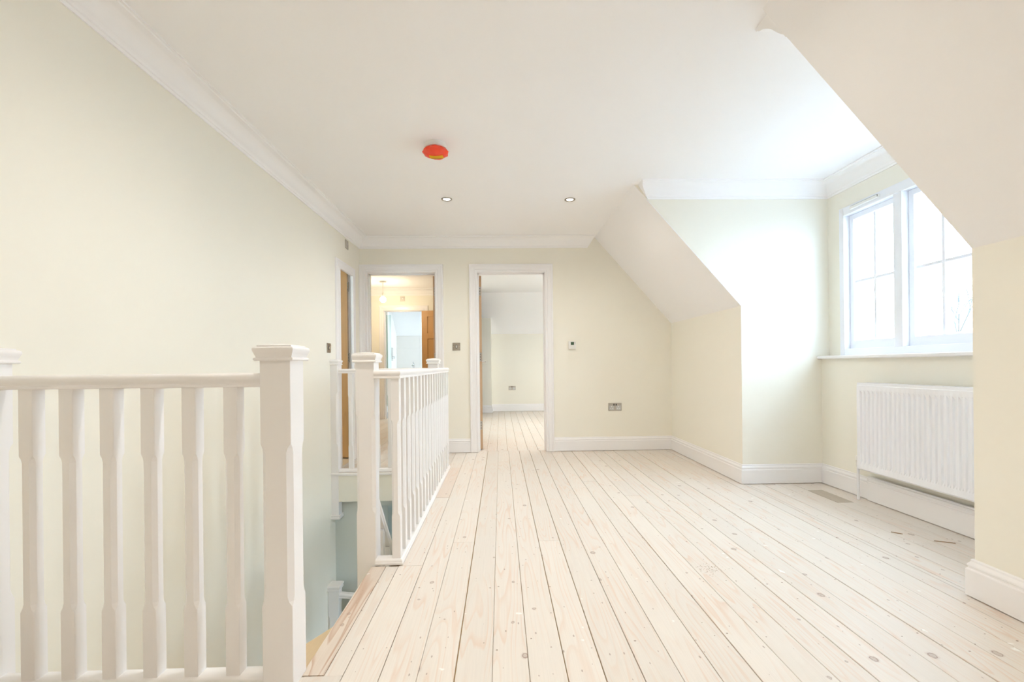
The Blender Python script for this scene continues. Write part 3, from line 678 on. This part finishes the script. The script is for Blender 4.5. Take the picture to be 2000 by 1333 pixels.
lining(d, 'y', -2.13, -1.415, HEAD-.01, RY, RY+.1)
door_leaf(d, (-1.425, RY-.05), R(-9), .70, 1.965, .035, -1, (-1,))
# bathroom
BAY = 11.0
struct(obj('floor_bathroom', boxes(((RXL, RY+.1, -.26), (RXR, BAY, 0))), TILE), 'pale tiled bathroom floor in the far distance', 'floor')
bw = struct(obj('wall_bathroom_back', boxes(((RXL, BAY, -.3), (RXR, BAY+.1, 1.74))), GROUT), 'pale grey tiled far wall of the bathroom', 'wall')
tm = finish(bbox((.0015, -.008, .0015), (.5985, 0, .2985), .001, 1), 'wall_tile'); tm.materials.append(TILEM)
for i in range(4):
    for j in range(6): inst('wall_tile', tm, (RXL + .05 + .6*i, BAY, -.1 + .3*j), bw)
struct(obj('wall_bathroom_side', boxes(((-2.62, 9.75, -.02), (-2.50, BAY, 2.5))), BATHW), 'white side wall in the bathroom beside the shower', 'wall')
struct(obj('wall_bathroom_right', boxes(((RXR-.0, RY+.1, -.3), (RXR+.1, 9.85, 2.5)), ((RXR, 10.58, -.3), (RXR+.1, BAY+.1, 2.5)), ((RXR, 9.85, -.3), (RXR+.1, 10.58, 1.1)), ((RXR, 9.85, 2.0), (RXR+.1, 10.58, 2.5))), BATHW), 'white bathroom wall with a window opening, out of sight', 'wall')
struct(obj('ceiling_bathroom', boxes(((RXL, RY+.1, ZC), (RXR+.1, 10.35, ZC+.1))), CEIL), 'white ceiling of the bathroom', 'ceiling')
bm = bmesh.new(); add_prism(bm, [(10.35, ZC), (BAY, 1.70), (BAY+.1, 1.70), (BAY+.1, 1.8), (10.42, ZC+.1), (10.35, ZC+.1)], 'x', RXL, RXR+.1)
struct(obj('ceiling_bathroom_slope', bm, CEIL), 'white sloping bathroom ceiling above the tiled wall', 'ceiling')
t = thing('shower_screen', (-2.42, 9.3, 0), 'frameless glass shower screen with chrome hinges inside the bathroom door', 'shower screen')
obj('glass_panel', boxes(((-2.52, 8.75, .16), (-2.512, 9.60, 2.05))), SHOWERG, t); obj('glass_panel', boxes(((-2.50, 9.62, .16), (-2.30, 9.628, 2.05))), SHOWERG, t)
for z in (.42, 1.80): obj('hinge', bbox((-2.535, 9.54, z), (-2.49, 9.66, z+.09), .004), CHROME, t)
obj('edge_post', boxes(((-2.46, 9.66, .1), (-2.38, 9.74, 2.38))), BATHW, t)
t = tag(obj('shower_tray', bbox((-3.18, 8.7, .001), (-2.36, 9.655, .15), .02), BASIN), 'white shower tray at the foot of the glass screen', 'shower tray')
t = thing('washbasin', (-2.08, BAY-.25, 0), 'white washbasin with chrome tap against the tiled wall', 'washbasin')
bm = bmesh.new(); add_lathe(bm, [(.06, .70), (.18, .74), (.24, .84), (.25, .90), (.235, .90), (.20, .85), (.05, .80)], (-2.08, BAY-.27, 0), seg=28); obj('bowl', bm, BASIN, t, smooth=40)
bm = bmesh.new(); add_lathe(bm, [(.11, .002), (.09, .05), (.07, .4), (.09, .71)], (-2.08, BAY-.2, 0), seg=20); obj('pedestal', bm, BASIN, t, smooth=40)
bm = bmesh.new(); add_tube(bm, (-2.08, BAY-.12, .88), (-2.08, BAY-.12, 1.03), .022); add_tube(bm, (-2.08, BAY-.12, 1.0), (-2.08, BAY-.25, .985), .016); add_tube(bm, (-2.08, BAY-.12, 1.03), (-2.08, BAY-.16, 1.07), .012); obj('tap', bm, CHROME, t, smooth=40)
t = thing('wall_plate', (-2.49, 10.6, 1.25), 'small chrome shower control on the white bathroom side wall', 'shower control')
obj('plate', bbox((-2.499, 10.45, 1.10), (-2.485, 10.57, 1.40), .004), CHROME, t)
bm = bmesh.new(); add_tube(bm, (-2.485, 10.51, 1.17), (-2.44, 10.51, 1.17), .03, 16); obj('knob', bm, CHROME, t, smooth=40)
# cupboard behind the left door
struct(obj('wall_cupboard', boxes(((-2.75, 2.4, -.1), (-2.65, 3.0, 2.5)), ((-2.75, 3.6, -.1), (-2.65, YB+.02, 2.5)), ((-2.75, 3.0, -.1), (-2.65, 3.6, 1.3)), ((-2.75, 3.0, 1.9), (-2.65, 3.6, 2.5)), ((-2.75, 2.3, -.1), (XL-.12, 2.4, 2.5))), CREAM), 'wall inside the small room behind the left door', 'wall')
struct(obj('floor_cupboard', boxes(((-2.75, 2.3, -.26), (XL-.121, YB, -.001)), ((XL-.121, 4.305, -.2), (XL-.001, 4.86, -.001))), PINE_STEP), 'floor inside the small room behind the left door', 'floor')
struct(obj('ceiling_cupboard', boxes(((-2.75, 2.3, ZC), (XL-.12, YB+.02, ZC+.1))), CEIL), 'ceiling inside the small room behind the left door', 'ceiling')

# ------------------------------------------------------------------ radiator
rad = thing('radiator', (2.49, 2.535, .22), 'white ribbed panel radiator under the dormer window', 'radiator')
ry0, ry1, rz0, rz1, rx = 2.00, 3.068, .226, .806, 2.452
bm = bmesh.new(); cols = []
n_rib = 31; pw = (ry1 - ry0 - .03)/n_rib
ys = [(ry1, 0)]
for i in range(n_rib):
    b0 = ry1 - .015 - pw*i
    ys += [(b0, 0), (b0 - pw*.36, 0), (b0 - pw*.48, 1), (b0 - pw*.88, 1)]
ys += [(ry0 + .015, 0), (ry0, 0)]
zs = [(rz0, .006, 0), (rz0+.006, 0, 0), (rz0+.042, 0, 0), (rz0+.060, 0, 1), (rz1-.055, 0, 1), (rz1-.037, 0, 0), (rz1-.006, 0, 0), (rz1, .006, 0)]
grid = [[bm.verts.new((rx + off + (.010 if (c and kz) else 0), y, z)) for (z, off, kz) in zs] for (y, c) in ys]
for A, B in zip(grid, grid[1:]):
    for i in range(len(zs)-1): bm.faces.new((A[i], A[i+1], B[i+1], B[i]))
fp = obj('front_panel', bm, ENAMEL, rad, smooth=30)
obj('back_panel', bbox((rx+.062, ry0+.005, rz0+.005), (rx+.076, ry1-.005, rz1), .004), ENAMEL, rad)
obj('bottom_edge', bbox((rx+.004, ry0, rz0-.002), (rx+.016, ry1, rz0+.01), .003), ENAMEL, rad)
for y in (ry1, ry0): obj('side_panel', bbox((rx+.004, y-.003, rz0+.012), (rx+.078, y+.003, rz1+.012), .0025), ENAMEL, rad)
tg = obj('top_grille', boxes(((rx+.004, ry0, rz1-.003), (rx+.012, ry1, rz1+.014)), ((rx+.068, ry0, rz1+.004), (rx+.078, ry1, rz1+.014))), ENAMEL, rad)
for i in range(44):
    y = ry0 + .02 + (ry1-ry0-.04)*i/43; inst_me = None
    obj('grille_bar', boxes(((rx+.012, y-.006, rz1+.006), (rx+.068, y+.006, rz1+.011))), ENAMEL, tg)
obj('convector_fins', boxes(*[((rx+.014, ry0+.03+.03*i, rz0+.03), (rx+.06, ry0+.033+.03*i, rz1-.02)) for i in range(34)]), ENAMEL, rad)
for y in (2.3, 2.8): obj('wall_bracket', boxes(((rx+.07, y, .35), (XWL-.001, y+.03, .70))), ENAMEL, rad)
bm = bmesh.new(); add_tube(bm, (rx+.035, ry1, .262), (rx+.035, ry1+.045, .262), .010); add_tube(bm, (rx+.035, ry1+.036, .235), (rx+.035, ry1+.036, .275), .013); add_tube(bm, (rx+.035, ry1+.012, .262), (rx+.035, ry1+.024, .262), .015, 6)
vv = obj('valve', bm, CHROME, rad, smooth=40)
bm = bmesh.new(); add_lathe(bm, [(.012, .275), (.015, .28), (.015, .305), (.010, .310)], (rx+.035, ry1+.036, 0), seg=16); obj('valve_cap', bm, PLASTIC, vv, smooth=40)
bm = bmesh.new(); add_tube(bm, (rx+.035, ry1+.036, 0.001), (rx+.035, ry1+.036, .24), .0085); obj('pipe', bm, ENAMEL, rad, smooth=40)

# ------------------------------------------------------------------ electrical fittings
def plate_on(name, c, n, w_, h_, label, cat, group=None, th=.006):
    """face plate; local u to the right when seen from the room"""
    n = Vector(n); t = thing(name, c, label, cat, group); u = Vector((0, 0, 1)).cross(n)
    M = Matrix((u, n, Vector((0, 0, 1)))).transposed().to_4x4(); M.translation = Vector(c)
    def part(nm, u0, u1, v0, v1, z0, z1, mat, par=t, bev=.0012):
        bm = bbox((u0, v0, z0), (u1, v1, z1), bev); bmesh.ops.transform(bm, matrix=M, verts=bm.verts[:]); return obj(nm, bm, mat, par)
    pl = part('face_plate', -w_/2, w_/2, .0002, th, -h_/2, h_/2, STEEL)
    return t, part, pl, M
def switch(c, n, label, cat='light switch', screws=True):
    t, part, pl, M = plate_on('light_switch', c, n, .086, .086, label, cat, 'brushed steel wall plates')
    part('rocker_surround', -.010, .010, .006, .0068, -.018, .018, DARK, bev=0); part('rocker', -.0075, .0075, .006, .012, -.014, .014, CHROME)
    for s in (-1, 1):
        bm = bmesh.new(); add_tube(bm, M @ Vector((s*.031, .006, 0)), M @ Vector((s*.031, .0068, 0)), .003, 10); obj('screw', bm, CHROME, pl)
    return t
switch((-.488, YB, 1.178), (0, -1, 0), 'square steel light switch on the end wall between the two doorways')
switch((XL, 4.128, 1.137), (1, 0, 0), 'steel light switch on the left wall just before the left door frame')
def blank(c, n, label):
    t, part, pl, M = plate_on('wall_plate', c, n, .086, .086, label, 'wall plate', 'brushed steel wall plates')
    bm = bmesh.new(); add_tube(bm, M @ Vector((0, .006, 0)), M @ Vector((0, .0085, 0)), .012, 16); obj('centre_outlet', bm, CHROME, t); return t
blank((XL, 4.637, 2.205), (1, 0, 0), 'small steel plate high on the left wall above the left door frame')
blank((-1.79, RY, 2.21), (0, -1, 0), 'small steel plate above the bathroom doorway beyond the corner door')
def socket(c, n, label):
    t, part, pl, M = plate_on('double_socket', c, n, .147, .087, label, 'wall socket', 'brushed steel double sockets')
    for s in (-1, 1):
        sk = part('socket_insert', s*.039-.026, s*.039+.026, .006, .0066, -.034, .014, GREYIN, bev=0)
        for (du, dz, a, b) in ((0, .004, .0035, .006), (-.0115, -.018, .0055, .0035), (.0115, -.018, .0055, .0035)):
            part('pin_hole', s*.039+du-a, s*.039+du+a, .0066, .0072, dz-b, dz+b, PLASTIC, sk, 0)
        part('rocker', s*.013-.0065, s*.013+.0065, .006, .010, .014, .034, DARK, bev=.0008)
    return t
socket((1.275, YB, .487), (0, -1, 0), 'steel double socket low on the end wall right of the doorway')
socket((.236, BY, .490), (0, -1, 0), 'steel double socket on the far bedroom wall seen through the doorway')
t = thing('thermostat', (.80, YB, 1.18), 'small white room thermostat with a green display on the end wall', 'thermostat')
bm = bbox((.758, YB-.026, 1.137), (.842, YB-.0005, 1.226), .008, 3); bd = obj('body', bm, PLASTIC, t, smooth=40)
obj('screen_surround', bbox((.775, YB-.028, 1.176), (.826, YB-.025, 1.222), .001), PLASTIC, t)
obj('display', boxes(((.782, YB-.0288, 1.183), (.818, YB-.0275, 1.216))), LCD, t)
bm = bmesh.new(); add_prism(bm, [(.826, 1.198), (.836, 1.204), (.826, 1.211)], 'y', YB-.0275, YB-.025); obj('button', bm, DARK, t)
bm = bmesh.new(); add_prism(bm, [(.826, 1.185), (.832, 1.189), (.826, 1.194)], 'y', YB-.0275, YB-.025); obj('button', bm, GREYIN, t)

# smoke alarm with dust cover
ax, ay = -.402, 2.915
al = thing('smoke_alarm', (ax, ay, ZC), 'white smoke alarm under a crumpled red dust cover on the ceiling', 'smoke alarm')
bm = bmesh.new(); add_lathe(bm, [(.066, ZC-.0005), (.068, ZC-.010), (.068, ZC-.024), (.071, ZC-.027), (.071, ZC-.033), (.060, ZC-.038)], (ax, ay, 0), seg=40); obj('base', bm, PLASTIC, al, smooth=35)
rj = random.Random(3); ph = [rj.uniform(0, 6.28) for _ in range(6)]
def crumple(a, h):
    k = (ZC - h)/.08
    return 1 + .030*math.sin(5*a + ph[0] + 30*k) + .022*math.sin(9*a + ph[1]) + .014*math.sin(17*a + ph[2] - 20*k) + .012*math.sin(23*a + ph[3])
prof = [(.063, ZC-.035), (.066, ZC-.037), (.074, ZC-.043), (.080, ZC-.050), (.081, ZC-.056), (.076, ZC-.063), (.066, ZC-.070), (.050, ZC-.076), (.030, ZC-.080), (.010, ZC-.082)]
bm = bmesh.new(); add_lathe(bm, prof, (ax, ay, 0), seg=72, jit=crumple)
for v in bm.verts: v.co.z += .0022*math.sin(60*v.co.x + 3)*math.sin(70*v.co.y + 1)
dc = obj('dust_cover', bm, RED, al, smooth=50)
def on_cover(x, y, lift):
    r = math.hypot(x, y); zz = prof[-1][1]
    for (r1, h1), (r0, h0) in zip(prof[4:], prof[5:]):
        if r0 <= r <= r1: zz = h1 + (h0-h1)*(r1-r)/(r1-r0)
    return (ax + x, ay + y, zz - lift)
def cover_patch(x0, x1, y0, y1, lift, g=8):
    bm = bmesh.new(); P = [[bm.verts.new(on_cover(x0 + (x1-x0)*i/g + .006*(j/g), y0 + (y1-y0)*j/g, lift)) for j in range(g+1)] for i in range(g+1)]
    for i in range(g):
        for j in range(g): bm.faces.new((P[i][j], P[i+1][j], P[i+1][j+1], P[i][j+1]))
    bmesh.ops.solidify(bm, geom=bm.faces[:], thickness=.0006); return bm
wl = obj('warning_label', cover_patch(-.040, .046, -.020, .024, .0040), YELLOW, dc, smooth=40)
for y0, x0, x1 in ((.012, -.030, .034),): obj('label_print', cover_patch(x0, x1, y0, y0 + .004, .0062), YINK, wl)

# downlights
def downlight(x, y, label, power=1.0):
    t = thing('downlight', (x, y, ZC), label, 'ceiling light', 'recessed ceiling downlights')
    bm = bmesh.new(); add_lathe(bm, [(.028, ZC-.0005), (.029, ZC-.003), (.034, ZC-.006), (.043, ZC-.006), (.046, ZC-.003), (.046, ZC-.0005)], (x, y, 0), seg=36, cap=False); obj('bezel', bm, NICKEL, t, smooth=30)
    bm = bmesh.new(); add_lathe(bm, [(.0285, ZC-.0008), (.0285, ZC-.0024), (.012, ZC-.0036)], (x, y, 0), seg=28); obj('lamp', bm, LAMP, t)
    l = bpy.data.lights.new('downlight_beam', 'SPOT'); l.energy = SPOT_W*power; l.color = (1.0, 0.935, 0.83); l.spot_size = R(165); l.spot_blend = 1.0; l.shadow_soft_size = .03
    o = bpy.data.objects.new('downlight_beam', l); C.objects.link(o); o.parent = t; o.location = (0, 0, -.012)
downlight(-.444, 3.872, 'lit chrome downlight in the ceiling above the stair balustrade')
downlight(.610, 3.885, 'lit chrome downlight in the ceiling in front of the middle doorway')
downlight(-.470, 1.70, 'lit downlight in the ceiling just above the top edge of the view, stair side')
downlight(.610, 1.70, 'lit downlight in the ceiling just above the top edge of the view, dormer side')
downlight(-.470, -.45, 'unseen fill downlight assumed in the ceiling behind the viewer, stair side')  # rear pair repeats the grid unseen, kept as fill for the near end
downlight(.610, -.45, 'unseen fill downlight assumed in the ceiling behind the viewer, dormer side')
downlight(1.15, 7.6, 'lit downlight in the bedroom ceiling, farther one past the doorway', 2.0)
downlight(1.15, 6.2, 'unseen downlight added nearer in the bedroom ceiling to brighten and warm it', 2.1)  # extra unseen lamp added to lift and warm the bedroom
downlight(-1.9, 9.5, 'unseen downlight added to the bathroom ceiling to warm it, hidden above the doorway', 1.2)  # no lamp seen here; added to offset the blue daylight
# pendant
px_, py_ = -1.945, 7.60
t = thing('pendant_light', (px_, py_, ZC), 'bare glowing round bulb on a white flex seen through the corner doorway', 'pendant light')
bm = bmesh.new(); add_lathe(bm, [(.055, ZC-.0005), (.052, ZC-.02), (.012, ZC-.032)], (px_, py_, 0), seg=24); obj('ceiling_rose', bm, PLASTIC, t, smooth=40)
bm = bmesh.new(); add_tube(bm, (px_, py_, ZC-.03), (px_, py_, 2.185), .004, 8); obj('flex', bm, CORDM, t)
bm = bmesh.new(); add_lathe(bm, [(.012, 2.195), (.018, 2.185), (.020, 2.14), (.016, 2.135)], (px_, py_, 0), seg=16); obj('lamp_holder', bm, PLASTIC, t, smooth=40)
bm = bmesh.new(); add_lathe(bm, [(.014, 2.138), (.020, 2.125)] + [(.050*math.sin(a), 2.082 + .050*math.cos(a)) for a in [R(q) for q in range(30, 180, 15)]] + [(.003, 2.0322)], (px_, py_, 0), seg=24); obj('bulb', bm, BULB, t, smooth=60)
l = bpy.data.lights.new('pendant_glow', 'POINT'); l.energy = PENDANT_W; l.color = (1.0, .84, .61); l.shadow_soft_size = .06
o = bpy.data.objects.new('pendant_glow', l); C.objects.link(o); o.parent = t; o.location = (0, 0, 1.98 - ZC)

# ------------------------------------------------------------------ bits on the floor
def splinter(p, q, wd, label):
    bm = bmesh.new(); p, q = Vector((*p, 0)), Vector((*q, 0)); d = (q-p).normalized(); n = Vector((-d.y, d.x, 0)); m = (p+q)/2
    V = [p, m + n*wd, q, m - n*wd*.6]; lo = [bm.verts.new((v.x, v.y, .0008)) for v in V]; hi = [bm.verts.new(((v*.9 + m*.1).x, (v*.9 + m*.1).y, .0045)) for v in V]
    bm.faces.new(lo[::-1]); bm.faces.new(hi)
    for i in range(4): bm.faces.new((lo[i], lo[(i+1) % 4], hi[(i+1) % 4], hi[i]))
    tag(obj('wood_splinter', bm, SPL), label, 'splinter', 'wood splinters on the floor')
SPL = principled('torn_wood', (0.36, 0.24, 0.14), 0.8)
splinter((2.30, 2.365), (2.385, 2.325), .0035, 'thin brown wood splinter on the boards under the radiator')
splinter((2.185, 2.50), (2.225, 2.465), .006, 'short dark wood chip on the boards in front of the radiator')
bm = bmesh.new(); rs = random.Random(11)
for i in range(110):
    x, y, s = rs.gauss(.965, .028), rs.gauss(2.095, .03), rs.uniform(.0008, .0022); a = rs.uniform(0, 6)
    v = [bm.verts.new((x + s*math.cos(a+q)*1.4, y + s*math.sin(a+q), .0012)) for q in (0, 2.1, 4.2)] ; top = bm.verts.new((x, y, .0022))
    for i2 in range(3): bm.faces.new((v[i2], v[(i2+1) % 3], top))
tag(obj('sawdust', bm, SPL), 'small scatter of brown sawdust on the boards in mid floor', 'sawdust', kind='stuff')

# ------------------------------------------------------------------ outside
SLATE = principled('roof_slate', (0.16, 0.15, 0.15), 0.7)
bm = bmesh.new(); add_prism(bm, [(XO+.06, .93), (XO+1.35, -.54), (XO+1.35, -.62), (XO+.06, .85)], 'y', YF-.5, 9.0)  # out of view, added to cut steep light coming up from the ground
struct(obj('roof_light_block', bm, SLATE), 'unseen dark slate roof added below the dormers to block steep upward light', 'roof')
tag(obj('ground', boxes(((3.2, -40, -3.2), (60, 50, -3.1))), GRASS), 'pale gravel ground outside below the dormer', 'ground', kind='structure')
tr = thing('bare_tree', (8.0, 7.65, -3.1), 'leafless tree outside the right hand window light', 'tree')
rs = random.Random(5)
def limb(bm, p, d, r, ln, depth):
    q = p + d*ln; add_tube(bm, p, q, r, 7)
    if depth == 0: return
    for i in range(3 if depth > 1 else 2):
        nd = (d + Vector((rs.uniform(-.7, .7), rs.uniform(-.7, .7), rs.uniform(-.15, .45)))).normalized(); limb(bm, q if i else p + d*ln*.7, nd, r*.62, ln*.72, depth-1)
bm = bmesh.new(); add_tube(bm, (8.0, 7.65, -3.1), (8.02, 7.66, .85), .032, 10); obj('trunk', bm, BARK, tr)
bm = bmesh.new(); limb(bm, Vector((8.02, 7.66, .80)), Vector((-.16, -.02, 1)).normalized(), .018, .62, 4); obj('branches', bm, BARK, tr)
